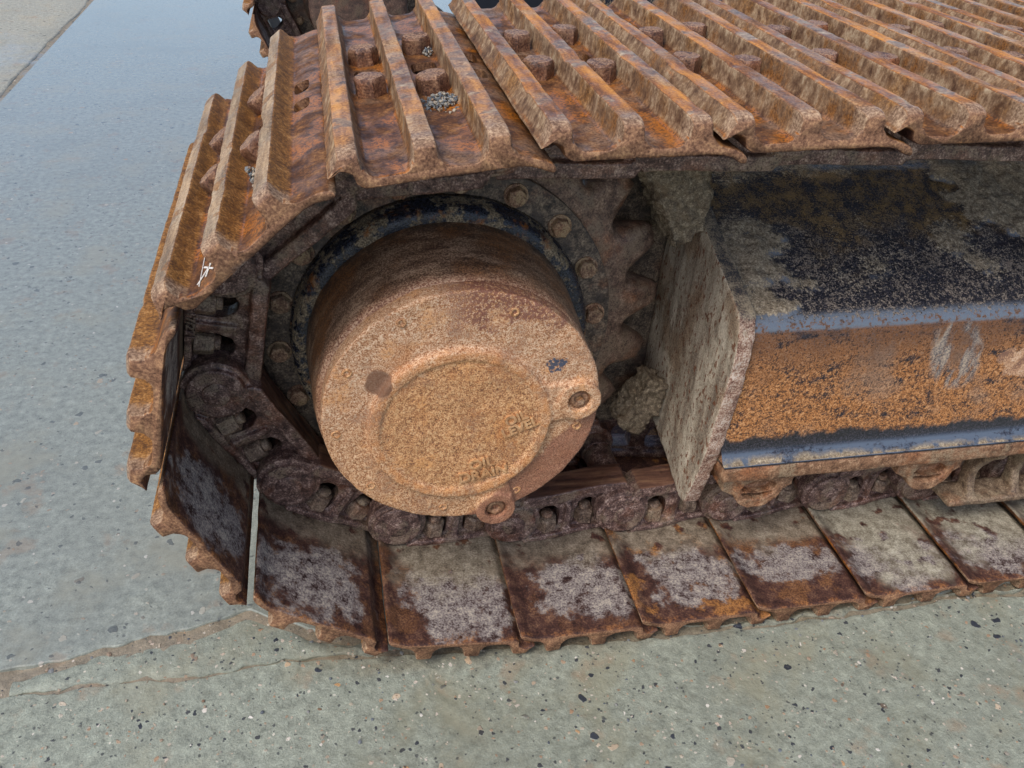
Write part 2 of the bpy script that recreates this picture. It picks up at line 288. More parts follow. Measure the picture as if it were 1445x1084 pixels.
def mat_concrete(name, tone, wet0, wet1, seed=0., near=False, bluish=0.):
    g = G(name); v = g.raw(); lo = g.xyz(v)
    n0 = g.noise(1.1, 4, .55, v); n1 = g.noise(6, 5, .6, v); n2 = g.noise(60, 5, .65, v); sp = g.noise(420, 3, .7, v); n15 = g.noise(22, 4, .6, v)
    base = g.ramp(g.add(g.mul(sp, .45), g.mul(n2, .55)), (.3, tuple(.55*t for t in tone)), (.47, tuple(.88*t for t in tone)), (.55, tone), (.7, tuple(min(1, 1.3*t) for t in tone)))
    base = g.mix(g.mul(g.ss(g.noise(3.2, 5, .62, v), .48, .66), .3), base, tuple(.62*t for t in tone))
    base = g.mix(g.mul(g.ss(n1, .5, .68), .5), base, (tone[0]*1.12, tone[1]*.98, tone[2]*.82))
    base = g.mix(g.mul(g.ss(g.noise(13, 4, .6, v), .58, .68), .35), base, c8(150, 124, 98))
    n0 = g.add(n0, g.ss(lo[1], .45, 1.3) if bluish else 0.)
    wt = g.ss(g.add(g.mul(n0, .55), g.add(g.mul(n1, .3), g.mul(n15, .15))), wet0, wet1); dr = g.lerp(wt, 1., .13)
    rip = g.noise(75, 3, .6, v, .8)
    hs = [(g.mul(n15, dr), .05 if bluish else .12, .02), (g.mul(rip, g.mul(dr, dr)), .5, .004), (g.mul(n2, dr), .3, .005), (g.mul(sp, dr), .4, .002)]
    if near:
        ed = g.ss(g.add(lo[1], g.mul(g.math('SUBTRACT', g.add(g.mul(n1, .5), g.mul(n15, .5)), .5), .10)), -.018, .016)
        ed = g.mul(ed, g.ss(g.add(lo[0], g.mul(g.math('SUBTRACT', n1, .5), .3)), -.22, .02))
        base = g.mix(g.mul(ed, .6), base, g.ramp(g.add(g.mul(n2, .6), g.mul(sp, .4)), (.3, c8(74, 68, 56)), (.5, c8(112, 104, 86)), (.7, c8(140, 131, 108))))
    def stones(sc, thr, lo_, hi_, cols, b0, amt=1.):
        nonlocal base
        w = g.n('ShaderNodeTexNoise'); g.put(w.inputs['Vector'], v); w.inputs['Scale'].default_value = sc*1.3; w.inputs['Detail'].default_value = 2
        ad = g.n('ShaderNodeVectorMath', operation='SCALE'); g.put(ad.inputs[0], w.outputs['Color']); ad.inputs['Scale'].default_value = .9/sc
        s2 = g.n('ShaderNodeVectorMath', operation='ADD'); g.put(s2.inputs[0], v); g.put(s2.inputs[1], ad.outputs[0])
        flat = g.scl(s2.outputs[0], (1., 1., 0.))
        vo = g.vor(sc, flat); h = g.xyz(vo.outputs['Color'])
        f = g.mul(g.ss(g.add(h[0], g.mul(g.math('SUBTRACT', n1, .5), .5)), thr, thr+.01), g.ss(g.math('DIVIDE', vo.outputs['Distance'], g.lerp(h[1], lo_, hi_)), 1., .8), amt)
        base = g.mix(f, base, g.ramp(h[2], *cols)); hs.append((f, b0, .002))
    if near is not None:
        k = 1. if near else .6
        stones(46, .84, .12, .36, ((0., c8(36, 40, 50)), (.45, c8(58, 64, 74)), (.7, c8(84, 86, 84)), (.84, c8(116, 92, 70)), (.93, c8(190, 184, 168)), (1., c8(176, 134, 86))), .5, k)
        stones(95, .74, .16, .36, ((0., c8(48, 52, 58)), (.5, c8(84, 84, 78)), (.72, c8(186, 184, 170)), (.9, c8(150, 116, 84)), (1., c8(214, 210, 200))), .4, k)
        if near: stones(170, .78, .2, .42, ((0., c8(56, 60, 62)), (.5, c8(90, 90, 82)), (.7, c8(196, 192, 176)), (.9, c8(140, 108, 80)), (1., c8(206, 200, 186))), .3, .85)
    base = g.mix(g.mul(wt, .22), base, tuple(t*.5 for t in tone))
    rough = g.lerp(wt, g.lerp(n2, .5, .75), .16)
    return g.done(base, rough, hs, coat=wt, coatr=.05)
def mat_gravel():
    g = G('grit'); r = g.attr('tone'); sp = g.noise(300, 3)
    col = g.ramp(r, (0., c8(70, 76, 84)), (.35, c8(104, 110, 114)), (.6, c8(140, 134, 122)), (.8, c8(166, 156, 138)), (1., c8(120, 96, 76)))
    return g.done(col, .6, [(sp, .4, .002)])
def mat_flat(name, col, rough=.6):
    g = G(name); n = g.noise(160, 4); return g.done(g.mix(n, tuple(.8*c for c in col), col), rough, [(n, .2, .001)])

MS = mat_shoe()
ML = mat_cast('cast_link_rust', (c8(36, 24, 23), c8(82, 59, 53), c8(118, 92, 83), c8(190, 164, 150), c8(136, 118, 98)), .6, True, .5, .25)
MSP = mat_cast('sprocket_rust', (c8(54, 38, 31), c8(96, 73, 60), c8(124, 99, 82), c8(168, 142, 120), c8(128, 110, 90)), .6, None, .3, .4)
MB = mat_cast('bolt_rust', (c8(52, 31, 23), c8(90, 58, 42), c8(120, 84, 62), c8(160, 124, 94), c8(124, 94, 70)), .8, None, .2, .4, True)
MLT = mat_cast('cast_letter_rust', (c8(128, 86, 54), c8(174, 126, 82), c8(194, 148, 102), c8(214, 176, 130), c8(190, 150, 110)), .6, None, .1, .2)
MNUT = mat_cast('nut_rust', (c8(58, 44, 38), c8(104, 84, 70), c8(138, 116, 98), c8(182, 162, 140), c8(150, 134, 110)), .9, None, .2, .25)
MF = mat_cast('flange_mud_rust', (c8(34, 30, 28), c8(78, 66, 56), c8(116, 100, 84), c8(158, 140, 118), c8(60, 54, 52)), .8, None, .15, .25)
MO = mat_cast('orange_rust', (c8(70, 46, 32), c8(118, 84, 60), c8(146, 110, 82), c8(186, 152, 120), c8(150, 132, 106)), .8, None, .15, .5)
MGU = mat_cast('guide_rust', (c8(62, 48, 38), c8(104, 84, 66), c8(134, 114, 92), c8(172, 152, 126), c8(140, 126, 102)), .8, None, .2, .25)
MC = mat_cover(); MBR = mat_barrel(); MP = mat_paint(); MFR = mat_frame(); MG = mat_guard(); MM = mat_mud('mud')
MGR = mat_gravel(); MCH = mat_flat('white_chalk', c8(226, 222, 214)); MDK = mat_flat('dark_paint', c8(34, 38, 48), .35)

# ---------------------------------------------------------------- mesh helpers
def mesh_from(name, v, f, mat, smooth=True):
    me = bpy.data.meshes.new(name); me.from_pydata([tuple(p) for p in v], [], f); me.materials.append(mat)
    if smooth: me.polygons.foreach_set('use_smooth', [True]*len(me.polygons))
    me.update(); return me
def link_(name, me, parent=None, loc=None, mat4=None):
    o = bpy.data.objects.new(name, me); C.objects.link(o)
    if parent is not None: o.parent = parent
    if mat4 is not None: o.matrix_basis = mat4
    if loc is not None: o.location = loc
    return o
def tag(o, label=None, cat=None, group=None, kind=None):
    for k, v in (('label', label), ('category', cat), ('group', group), ('kind', kind)):
        if v: o[k] = v
    return o
def grid_faces(n, m, closed_u=False, flip=False):
    f = []
    for j in range(m-1):
        for i in range(n if closed_u else n-1):
            a = j*n+i; b = j*n+(i+1) % n; q = (a, b, b+n, a+n); f.append(q[::-1] if flip else q)
    return f
def coords(me):
    a = np.empty(len(me.vertices)*3, np.float32); me.vertices.foreach_get('co', a); return a.reshape(-1, 3).astype(float)
def normals(me):
    a = np.empty(len(me.vertices)*3, np.float32); me.vertices.foreach_get('normal', a); return a.reshape(-1, 3).astype(float)
def setco(me, p): me.vertices.foreach_set('co', np.asarray(p, np.float32).ravel()); me.update()
def recalc(me):
    bm = bmesh.new(); bm.from_mesh(me); bmesh.ops.recalc_face_normals(bm, faces=bm.faces); bm.to_mesh(me); bm.free()
def prism(bm, outline, a0, a1, axis='y', holes=()):
    """Polygon (p,q) extruded along an axis; holes are loops."""
    def P(p, t): return (p[0], t, p[1]) if axis == 'y' else ((t, p[0], p[1]) if axis == 'x' else (p[0], p[1], t))
    tmp = bmesh.new(); es = []
    for lp in (outline, *holes):
        vs = [tmp.verts.new(P(p, a0)) for p in lp]
        es += [tmp.edges.new((vs[i], vs[(i+1) % len(vs)])) for i in range(len(vs))]
    bmesh.ops.triangle_fill(tmp, use_beauty=True, edges=es)
    r = bmesh.ops.extrude_face_region(tmp, geom=tmp.faces[:])
    d = a1-a0; off = Vector((0, d, 0)) if axis == 'y' else (Vector((d, 0, 0)) if axis == 'x' else Vector((0, 0, d)))
    bmesh.ops.translate(tmp, verts=[x for x in r['geom'] if isinstance(x, bmesh.types.BMVert)], vec=off)
    bmesh.ops.recalc_face_normals(tmp, faces=tmp.faces)
    me = bpy.data.meshes.new('t'); tmp.to_mesh(me); tmp.free(); bm.from_mesh(me); bpy.data.meshes.remove(me)
def box(bm, x0, x1, y0, y1, z0, z1): prism(bm, [(x0, z0), (x1, z0), (x1, z1), (x0, z1)], y0, y1)
def circ(cx, cz, r, n=32, a0=0, rz=None): return [(cx+r*math.cos(a0+2*math.pi*i/n), cz+(rz or r)*math.sin(a0+2*math.pi*i/n)) for i in range(n)]
def cast(name, bm, voxel, mat, smooth=3, noise=(), fn=None, rough=True):
    """Union of the solids in bm, remeshed, softened and roughened like a casting."""
    me = bpy.data.meshes.new(name); bm.to_mesh(me); bm.free()
    o = bpy.data.objects.new(name, me); C.objects.link(o)
    m = o.modifiers.new('r', 'REMESH'); m.mode = 'VOXEL'; m.voxel_size = voxel
    if smooth: s = o.modifiers.new('s', 'SMOOTH'); s.factor = .5; s.iterations = smooth
    dg = bpy.context.evaluated_depsgraph_get(); n = bpy.data.meshes.new_from_object(o.evaluated_get(dg))
    bpy.data.objects.remove(o); bpy.data.meshes.remove(me); n.name = name
    n.materials.clear(); n.materials.append(mat); n.polygons.foreach_set('use_smooth', [True]*len(n.polygons))
    p = coords(n)
    if noise:
        nn = normals(n)
        for sc, amp, sd in noise: p = p+nn*(fbm(p, sc, 3, sd)*amp)[:, None]
    if fn: p = fn(p)
    setco(n, p); return n
def lathe(name, prof, mat, n=128, cx=0, cz=0, noise=()):
    """prof: (r, y) pairs, turned about the y axis."""
    v = []
    for r, y in prof:
        for i in range(n): a = 2*math.pi*i/n; v.append((cx+r*math.cos(a), y, cz+r*math.sin(a)))
    me = mesh_from(name, v, grid_faces(n, len(prof), True), mat); recalc(me)
    if noise:
        p = coords(me); nn = normals(me)
        for sc, amp, sd in noise: p = p+nn*(fbm(p, sc, 3, sd)*amp)[:, None]
        setco(me, p)
    return me
def resample(pts, step):
    out = []
    for i in range(len(pts)-1):
        a, b = np.array(pts[i]), np.array(pts[i+1]); k = max(1, int(np.ceil(np.linalg.norm(b-a)/step)))
        out += [tuple(a+(b-a)*j/k) for j in range(k)]
    return out+[tuple(pts[-1])]
def chaikin(p, n, closed=True):
    p = np.array(p, float)
    for _ in range(n):
        q = np.roll(p, -1, 0); p = np.stack([.75*p+.25*q, .25*p+.75*q], 1).reshape(-1, 2)
    return p
def hexbolt(name, r, h, mat, sd, axis='z', washer=0.):
    """Worn hexagon head with a chamfered crown."""
    rings = [(1., 0, 0), (1.0, h*.3, 0), (1.0, h*.70, 0), (.985, h*.86, .15), (.87, h*.99, .8), (.55, h*1.02, 1.), (.0, h*1.03, 1.)]
    n = 36; v = []
    if washer: rings = [(washer, 0, 1.), (washer, h*.16, 1.), (1.02, h*.18, 0)]+rings[1:]
    for k, z, c in rings:
        for i in range(n):
            a = 2*math.pi*i/n; m = (a+math.pi/6) % (math.pi/3)-math.pi/6; hx = math.cos(math.pi/6)/math.cos(m)
            rr = r*k*(hx*(1-c)+(.93 if c else 1)*c); v.append((rr*math.cos(a), rr*math.sin(a), z))
    me = mesh_from(name, v, grid_faces(n, len(rings), True), mat); recalc(me)
    p = coords(me); p = p+normals(me)*(fbm(p, 160, 2, sd)*.0009)[:, None]
    if axis == '-y': p = np.stack([p[:, 0], -p[:, 2], p[:, 1]], 1)
    setco(me, p); me.set_sharp_from_angle(angle=R(28)); return me

# ---------------------------------------------------------------- the crawler track: where its pins run
CX, CZ, YC, PW, SW = .042, .4167, .3235, .19, .647
qp = [np.array((.095, .7225))]
for t in (7.6, 42., 79.5, 114.5, 146., 173.5): a = R(t); qp.append(qp[-1]-PW*np.array((math.cos(a), math.sin(a))))
top = [qp[0]+np.array((.009, .0008))]
for s_ in (.036, .03, .026, .012, .004, -.004, -.01, -.012, -.01, 0): top.append(top[-1]+PW*np.array((math.cos(s_), math.sin(s_))))
bot = [qp[-1]]; bz = [.0805, .080, .0798, .08, .08, .08, .08, .08, .08, .08, .08]
for k in range(9): bot.append(np.array((bot[-1][0]+PW, bz[k])))
# links as (left pin in shoe space = A, right pin = B)
segs = [(top[k], top[k+1], 'top') for k in range(9)]
segs += [(qp[k+1], qp[k], 'wrap') for k in range(6)]
segs += [(bot[k+1], bot[k], 'bottom') for k in range(9)]
segs[-9-1] = (qp[6], qp[5], 'wrap')
def seg_matrix(A, B):
    d = (B-A)/np.linalg.norm(B-A)
    return Matrix(((d[0], 0, -d[1], A[0]), (0, 1, 0, 0), (d[1], 0, d[0], A[1]), (0, 0, 0, 1)))
# a bottom segment runs right to left in shoe space: its u=0 pin is the right one
def fix(seg):
    A, B, w = seg
    return (A, B, w)
# ---------------------------------------------------------------- track shoe
def shoe_profile():
    H = .0835
    def lug(c, w=.0108, b=.0142): return [(c-b-.005, .0552), (c-b-.001, .0565), (c-w-.0016, .063), (c-w-.0004, H-.005), (c-w, H-.0012), (c-w+.0026, H), (c, H), (c+w-.0026, H), (c+w, H-.0012), (c+w+.0004, H-.005), (c+w+.0016, .063), (c+b+.001, .0565), (c+b+.005, .0552)]
    t = [(-.0035, .0615), (.0015, .067), (.0065, H-.005), (.0085, H-.0005), (.0105, H), (.018, H), (.0255, H), (.0285, H-.0012), (.029, H-.005), (.030, .063), (.0335, .0566), (.038, .0552)]
    t += [(.055, .055)]+lug(.0915)+[(.127, .055)]+lug(.163)+[(.19, .0532), (.203, .0495), (.2135, .0445), (.2175, .0385), (.2170, .0345), (.2135, .0332), (.207, .0360), (.198, .0412), (.187, .0442), (.170, .045), (.15, .045)]
    t += [(.10, .045), (.06, .045), (.036, .045), (.030, .0455), (.022, .0515), (.012, .0575), (.003, .0592), (-.002, .0595)]
    p = chaikin(t, 2); return resample([tuple(x) for x in p]+[tuple(p[0])], .0042)[:-1]
PROF = np.array(shoe_profile()); NP_ = len(PROF)
def make_shoe(sd, holes=True, wear=1.):
    ys = [0., .0012, .0035, .007]+list(np.arange(.013, SW-.012, .0072))+[SW-.007, SW-.0035, SW-.0012, SW]
    v = []; cen = PROF.mean(0)
    for y in ys:
        e = min(y, SW-y); k = .0014*(1-math.sqrt(max(0, 1-(1-min(e/.0035, 1))**2)))
        p = PROF.copy(); zz = p[:, 1]
        hl = zz > .0565; f = .80+.20*sst(e, .0, .011); p[hl, 1] = .0565+(zz[hl]-.0565)*f
        fe = .008*(1-sst(e, .004, .03)); near_ = np.zeros(len(p))
        for c0 in (.019, .0915, .163): near_ = np.maximum(near_, 1-np.clip((np.abs(PROF[:, 0]-c0)-.011)/.015, 0, 1))
        p[:, 1] += np.where((PROF[:, 1] < .0665) & (PROF[:, 1] > .0515), fe*near_**2*(1-sst(PROF[:, 1], .056, .0665)), 0)
        d = np.roll(PROF, -1, 0)-np.roll(PROF, 1, 0); nr = np.stack([d[:, 1], -d[:, 0]], 1)/np.linalg.norm(d, axis=1)[:, None]
        p = p+nr*k                                     # normals of this clockwise loop point inwards
        v.append(np.column_stack([p[:, 0], np.full(NP_, y), p[:, 1]]))
    v = np.concatenate(v); f = grid_faces(NP_, len(ys), True)
    f += [tuple(range(NP_)), tuple(range((len(ys)-1)*NP_, len(ys)*NP_))[::-1]]
    # wear: waves and nicks on the lugs, pitting on the plate
    up_ = v[:, 2] > .058; q = v+np.array((sd*3.1, sd*1.7, 0))
    w = fbm(q*np.array((1, 1, .4)), 26, 3, sd); w2 = fbm(q, 75, 2, sd+9)
    v[:, 0] += np.where(up_, (w*.0005+w2*.0002)*sst(v[:, 2], .057, .068)*wear, 0)
    tp = sst(v[:, 2], .072, .082); nick = np.clip(fbm(q, 17, 2, sd+5)-.55, 0, 1)
    v[:, 2] -= tp*(nick*.007+.0004*(1+w2))*wear
    v[:, 2] += np.where(up_, 0, fbm(q, 40, 2, sd+3)*.0004)
    v[:, 2] += .0005*fbm(q*np.array((.3, 1, .3)), 6, 2, sd+20)
    edge = (v[:, 0] > .2) | (v[:, 0] < .004)
    v[:, 0] += np.where(edge, fbm(q, 30, 3, sd+12)*.0008, 0)
    v[:, 1] += np.where((v[:, 1] < .02), fbm(q, 30, 3, sd+14)*.0007, 0)
    me = mesh_from('track_shoe', v, f, MS); recalc(me)
    me.set_sharp_from_angle(angle=R(50))
    if holes:
        bm = bmesh.new()
        for u, y, ru, ry in ((.055, .338, .0165, .025), (.1275, .338, .0165, .026), (.190, .292, .0105, .020), (.190, .366, .0105, .024)):
            n = 20; pts = [(u+ru*math.copysign(abs(math.cos(a))**.6, math.cos(a)), y+ry*math.copysign(abs(math.sin(a))**.6, math.sin(a))) for a in [2*math.pi*i/n for i in range(n)]]
            prism(bm, pts, .02, .075, 'z')
        cm = bpy.data.meshes.new('cut'); bm.to_mesh(cm); bm.free(); co = bpy.data.objects.new('cut', cm); C.objects.link(co)
        o = bpy.data.objects.new('t', me); C.objects.link(o); b = o.modifiers.new('b', 'BOOLEAN'); b.object = co; b.operation = 'DIFFERENCE'; b.solver = 'EXACT'
        dg = bpy.context.evaluated_depsgraph_get(); n_ = bpy.data.meshes.new_from_object(o.evaluated_get(dg))
        bpy.data.objects.remove(o); bpy.data.objects.remove(co); bpy.data.meshes.remove(cm); bpy.data.meshes.remove(me)
        me = n_; me.materials.clear(); me.materials.append(MS); me.name = 'track_shoe'
        me.polygons.foreach_set('material_index', [0]*len(me.polygons))
    return me
# ---------------------------------------------------------------- track link (one casting, near strand; mirrored for the far strand)
def link_mesh():
    bm = bmesh.new()
    prism(bm, [(-.012, -.038), (-.003, -.056), (.168, -.056), (.178, -.046), (.180, -.034), (-.012, -.034)], .208, .260)
    win = lambda c: [(c-.020, .031), (c+.020, .031), (c+.021, .004), (c+.015, -.014), (c+.004, -.0205), (c-.008, -.018), (c-.017, -.008), (c-.021, .006)]
    ol = [(-.034, .012), (-.030, -.022), (-.01, -.040), (.2, -.040), (.222, -.020), (.228, .004), (.222, .026), (.205, .038), (.186, .0405), (.150, .043), (.03, .043), (.012, .0395), (-.008, .038), (-.026, .029)]
    prism(bm, ol, .222, .252, holes=(win(.058), win(.128)))
    prism(bm, circ(.19, .0, .0385), .206, .252); prism(bm, circ(.19, 0, .046), .214, .25)
    prism(bm, circ(0, 0, .039), .216, .262); prism(bm, circ(0, 0, .028), .25, .29)
    prism(bm, [(.028, .034), (.160, .034), (.172, .0445), (.018, .0445)], .208, .268)
    prism(bm, [(.088, -.02), (.098, -.02), (.1, .036), (.086, .036)], .215, .24)
    def fn(p):
        s = sst(p[:, 0], .02, .165); p[:, 1] += .014*(1-s)-.004*s-.011; return p
    return cast('track_link', bm, .0021, ML, 1, ((28, .0009, 3), (95, .0006, 8), (240, .0003, 5)), fn)
LINK = link_mesh()
LINKF = LINK.copy(); p_ = coords(LINKF); p_[:, 1] = 2*YC-p_[:, 1]; setco(LINKF, p_); LINKF.flip_normals()
PIN = lathe('pin_end', [(0, .0), (.017, .0), (.019, .0015), (.019, .012), (0, .012)], ML, 28, noise=((120, .0006, 2),))
NUT = hexbolt('nut', .0188, .025, MNUT, 4, washer=0)
STUD = lathe('stud_end', [(0, 0), (.0088, 0), (.0102, .0018), (.0102, .02), (0, .02)], MNUT, 20, noise=((150, .0006, 3),))
p_ = coords(STUD); setco(STUD, np.stack([p_[:, 0], p_[:, 2], p_[:, 1]], 1)); STUD.flip_normals()
BOLTS = [hexbolt('shoe_bolt', .0202, .0222, MB, 20+k) for k in range(4)]
BUSH = lathe('pin_bushing', [(.026, .25), (.026, .397)], ML, 28)

SILT = [(1., .28, 1., .1), (1., .30, .85, .8), (1., .35, .45, .3), (1., 1., .95, .05), (1., 1., .7, .05), (1., .9, .8, .05), (1., .8, .6, .2), (1., .7, .6, .2), (1., .7, .6, .2)]
def track_piece(root, A, B, where, sd, top_holes, bolts, far=True, mesh=None, subs=True):
    m = seg_matrix(A, B)
    pr_ = {'top': (1., .5, .5, .3), 'wrap': (.12, (0., .1, .1, .12, .2, .5)[min(5, max(0, sd-10))], (1., 1., 1., .9, .95, 1.)[min(5, max(0, sd-10))], .2)}.get(where) or SILT[max(0, sd-16) % len(SILT)]
    s = link_('track_shoe', mesh or make_shoe(sd, top_holes), root, mat4=m)
    s['dust'], s['silt'], s['lav'], s['orange'] = pr_
    if where == 'wrap' and sd == 10: s['dust'] = .8
    if bolts:
        for u, ysx in ((.055, (.262, .395)), (.1275, (.24, .420))):
            for y in ysx:
                b = link_('shoe_bolt', BOLTS[random.randrange(4)], s, (u, y, .0545)); b.rotation_euler = (R(random.uniform(-2, 2)), R(random.uniform(-2, 2)), random.uniform(0, 6))
    l = link_('track_link', LINK, root, mat4=m)
    if subs:
        pn = link_('pin_end', PIN, l, (.19, .1900, 0)); pn.rotation_euler[1] = random.uniform(0, 6)
        for u, y in ((.058, .2315), (.128, .218)):
            n = link_('nut', NUT, l, (u, y, .0325)); n.rotation_euler = (R(180), 0, random.uniform(0, 3))
            link_('stud_end', STUD, l, (u, y, -.0005))
    if far:
        link_('track_link', LINKF, root, mat4=m); link_('pin_bushing', BUSH, root, mat4=m)
    return s

near = bpy.data.objects.new('crawler_track', None); C.objects.link(near); near.empty_display_size = .1
tag(near, 'rusty steel crawler track in the foreground with a big round hub in its sprocket', 'crawler track', 'crawler tracks of the machine')
shoes = {}
sd = 0; tops = []
for k in range(9):                                      # upper run, left to right
    sd += 1; shoes['top', k] = track_piece(near, top[k], top[k+1], 'top', sd, k < 5, True, True)
for k in range(6):                                      # round the sprocket
    sd += 1; shoes['wrap', k] = track_piece(near, qp[k+1], qp[k], 'wrap', sd, k < 3, k < 4, True)
for k in range(9):                                      # lower run
    sd += 1; shoes['bot', k] = track_piece(near, bot[k+1], bot[k], 'bottom', sd, False, False, True, subs=k < 6)

# ---------------------------------------------------------------- sprocket, hub
def sprocket_mesh():
    N, per = 21, 18; n = N*per; v = []
    sec = [(.215, .283, 0), (.255, .281, 0), (.272, .283, 0), (.286, .288, 0), (None, .297, .35), (None, .306, .8), (None, .316, 1.), (None, .331, 1.), (None, .341, .8), (None, .350, .35), (.286, .359, 0), (.215, .364, 0)]
    for r0, y, k in sec:
        for i in range(n):
            a = 2*math.pi*i/n; ph = ((a-R(3.4))/(2*math.pi/N)+.5) % 1-.5
            t = max(0, math.cos(ph*2*math.pi)*.5+.5); ro_ = .291+.056*min(1, 1.22*t)**.95
            if abs(ph) < .13: ro_ = .347-.35*ph*ph
            r = r0 if r0 else .287+(ro_-.287)*k
            v.append((r*math.cos(a), y, r*math.sin(a)))
    me = mesh_from('sprocket', v, grid_faces(n, len(sec), True), MSP); recalc(me)
    p = coords(me); p = p+normals(me)*(fbm(p, 30, 3, 5)*.0016)[:, None]; setco(me, p); return me
SPR = sprocket_mesh(); O = (CX, 0, CZ)
spr = link_('sprocket', SPR, near, O)
FL = lathe('bolt_flange', [(.19, .268), (.2525, .268), (.2545, .2695), (.2545, .283), (.19, .283)], MF, 160, noise=((35, .0009, 4),)); FL.set_sharp_from_angle(angle=R(40))
link_('bolt_flange', FL, spr)
MBF = mat_cast('flange_bolt_rust', (c8(66, 42, 32), c8(118, 86, 66), c8(152, 122, 96), c8(192, 168, 138), c8(158, 136, 100)), .9, None, .15, .3)
FB = [hexbolt('flange_bolt', .0142, .0135, MBF, 40+k, '-y', washer=1.28) for k in range(3)]
for k in range(18):
    a = R(4.5+20*k); b = link_('flange_bolt', FB[k % 3], spr, (.2295*math.cos(a), .268, .2295*math.sin(a))); b.rotation_euler[1] = random.uniform(0, 6)
barrel = lathe('final_drive', [(0, .09), (.165, .09), (.1765, .0905), (.1795, .093), (.181, .098)]+[(.181+.0105*(i/16)**.8, .098+.142*i/16) for i in range(1, 17)]+[(.193, .25), (.193, .285), (0, .285)], MBR, 192, noise=((12, .0012, 3), (60, .0007, 6)))
drv = link_('final_drive', barrel, near, O)
COL = lathe('collar', [(.190, .226), (.1985, .226), (.2045, .2285), (.2085, .235), (.2105, .243), (.2105, .252), (.2125, .255), (.2125, .268), (.19, .268)], MP, 160, noise=((30, .0009, 7), (90, .0006, 2)))
link_('collar', COL, drv)
def cover_mesh():
    bm = bmesh.new()
    prism(bm, circ(.003, 0, .1775, 96), .066, .0935)
    prism(bm, circ(-.002, -.016, .113, 80), .0600, .075); prism(bm, circ(-.002, -.016, .117, 96), .0572, .075, holes=(circ(-.002, -.016, .103, 80),))
    for (x, z, r, rh) in ((.1515, .0135, .0285, .0155), (.0505, -.1625, .0275, .015)):
        prism(bm, circ(x, z, r, 48), .0565, .094, holes=(circ(x, z, rh, 32),)); prism(bm, circ(x, z, r, 48), .066, .094)
        d = math.hypot(x, z); ux, uz = x/d, z/d; px, pz = -uz, ux
        q = [(ux*.09+px*.042, uz*.09+pz*.042), (ux*.112+px*.029, uz*.112+pz*.029), (x+px*.0275, z+pz*.0275), (x-px*.0275, z-pz*.0275), (ux*.112-px*.029, uz*.112-pz*.029), (ux*.09-px*.042, uz*.09-pz*.042)]
        prism(bm, q, .0600, .085, holes=())
    def fn(p):
        for (x, z, rh) in ((.1515, .0135, .0155), (.0505, -.1625, .015)):   # sink the plug seats through neck and boss
            d = np.hypot(p[:, 0]-x, p[:, 2]-z); k = (d < rh) & (p[:, 1] < .07); p[k, 1] = .066
        return p
    return cast('hub_cover', bm, .0021, MC, 4, ((35, .0008, 3), (140, .0004, 8)), fn)
cov = link_('hub_cover', cover_mesh(), drv)
PLUG = lathe('oil_plug', [(0, .006), (.005, .006), (.0055, .001), (.009, .0), (.0122, .0012), (.0128, .004), (.0128, .014), (0, .014)], MO, 40, noise=((120, .0007, 2),))
for x, z in ((.1515, .0135), (.0505, -.1625)): link_('oil_plug', PLUG, drv, (x, .0605, z))
SCR = lathe('cover_screw', [(0, .002), (.0022, .002), (.003, 0), (.0055, -.0004), (.0066, .0012), (.0066, .006), (0, .006)], MC, 20, noise=((200, .0005, 2),))
for k, a in enumerate((6, 68, 118, 152, 186, 222, 262, 300, 348)): link_('cover_screw', SCR, drv, (.158*math.cos(R(a)), .0652, .158*math.sin(R(a))))
def lettering(name, txt, size, ext, mat, parent, m4):
    cu = bpy.data.curves.new('t', 'FONT'); cu.body = txt; cu.size = size; cu.extrude = ext; cu.align_x = 'CENTER'; cu.align_y = 'CENTER'; cu.bevel_depth = size*.012; cu.space_line = .85; cu.offset = size*.022
    o = bpy.data.objects.new('t', cu); C.objects.link(o); dg = bpy.context.evaluated_depsgraph_get(); me = bpy.data.meshes.new_from_object(o.evaluated_get(dg))
    bpy.data.objects.remove(o); bpy.data.curves.remove(cu); me.materials.clear(); me.materials.append(mat); return link_(name, me, parent, mat4=m4)
def txt_m(x, y, z, rot): return Matrix.Translation((x, y, z)) @ Matrix.Rotation(rot, 4, 'Y') @ Matrix.Rotation(R(90), 4, 'X')
lettering('lettering', 'OIL\nLEVEL', .0195, .0028, MLT, drv, txt_m(.072, .0598, -.014, R(-22)))
lettering('lettering', 'OIL\nDRAIN', .022, .0028, MLT, drv, txt_m(.028, .0598, -.086, R(-10)))

# cast number on the link beside the sprocket
sl = [o for o in near.children if o.name.startswith('track_link')]
m_s1 = seg_matrix(qp[3], qp[2])
for o in sl:
    if o.data == LINK and (o.matrix_basis.translation-m_s1.translation).length < 1e-6:
        lettering('casting_number', '517/221', .015, .0018, ML, o, Matrix.Translation((.105, .1975, .0365)) @ Matrix.Rotation(R(180), 4, 'Y') @ Matrix.Rotation(R(90), 4, 'X')); break

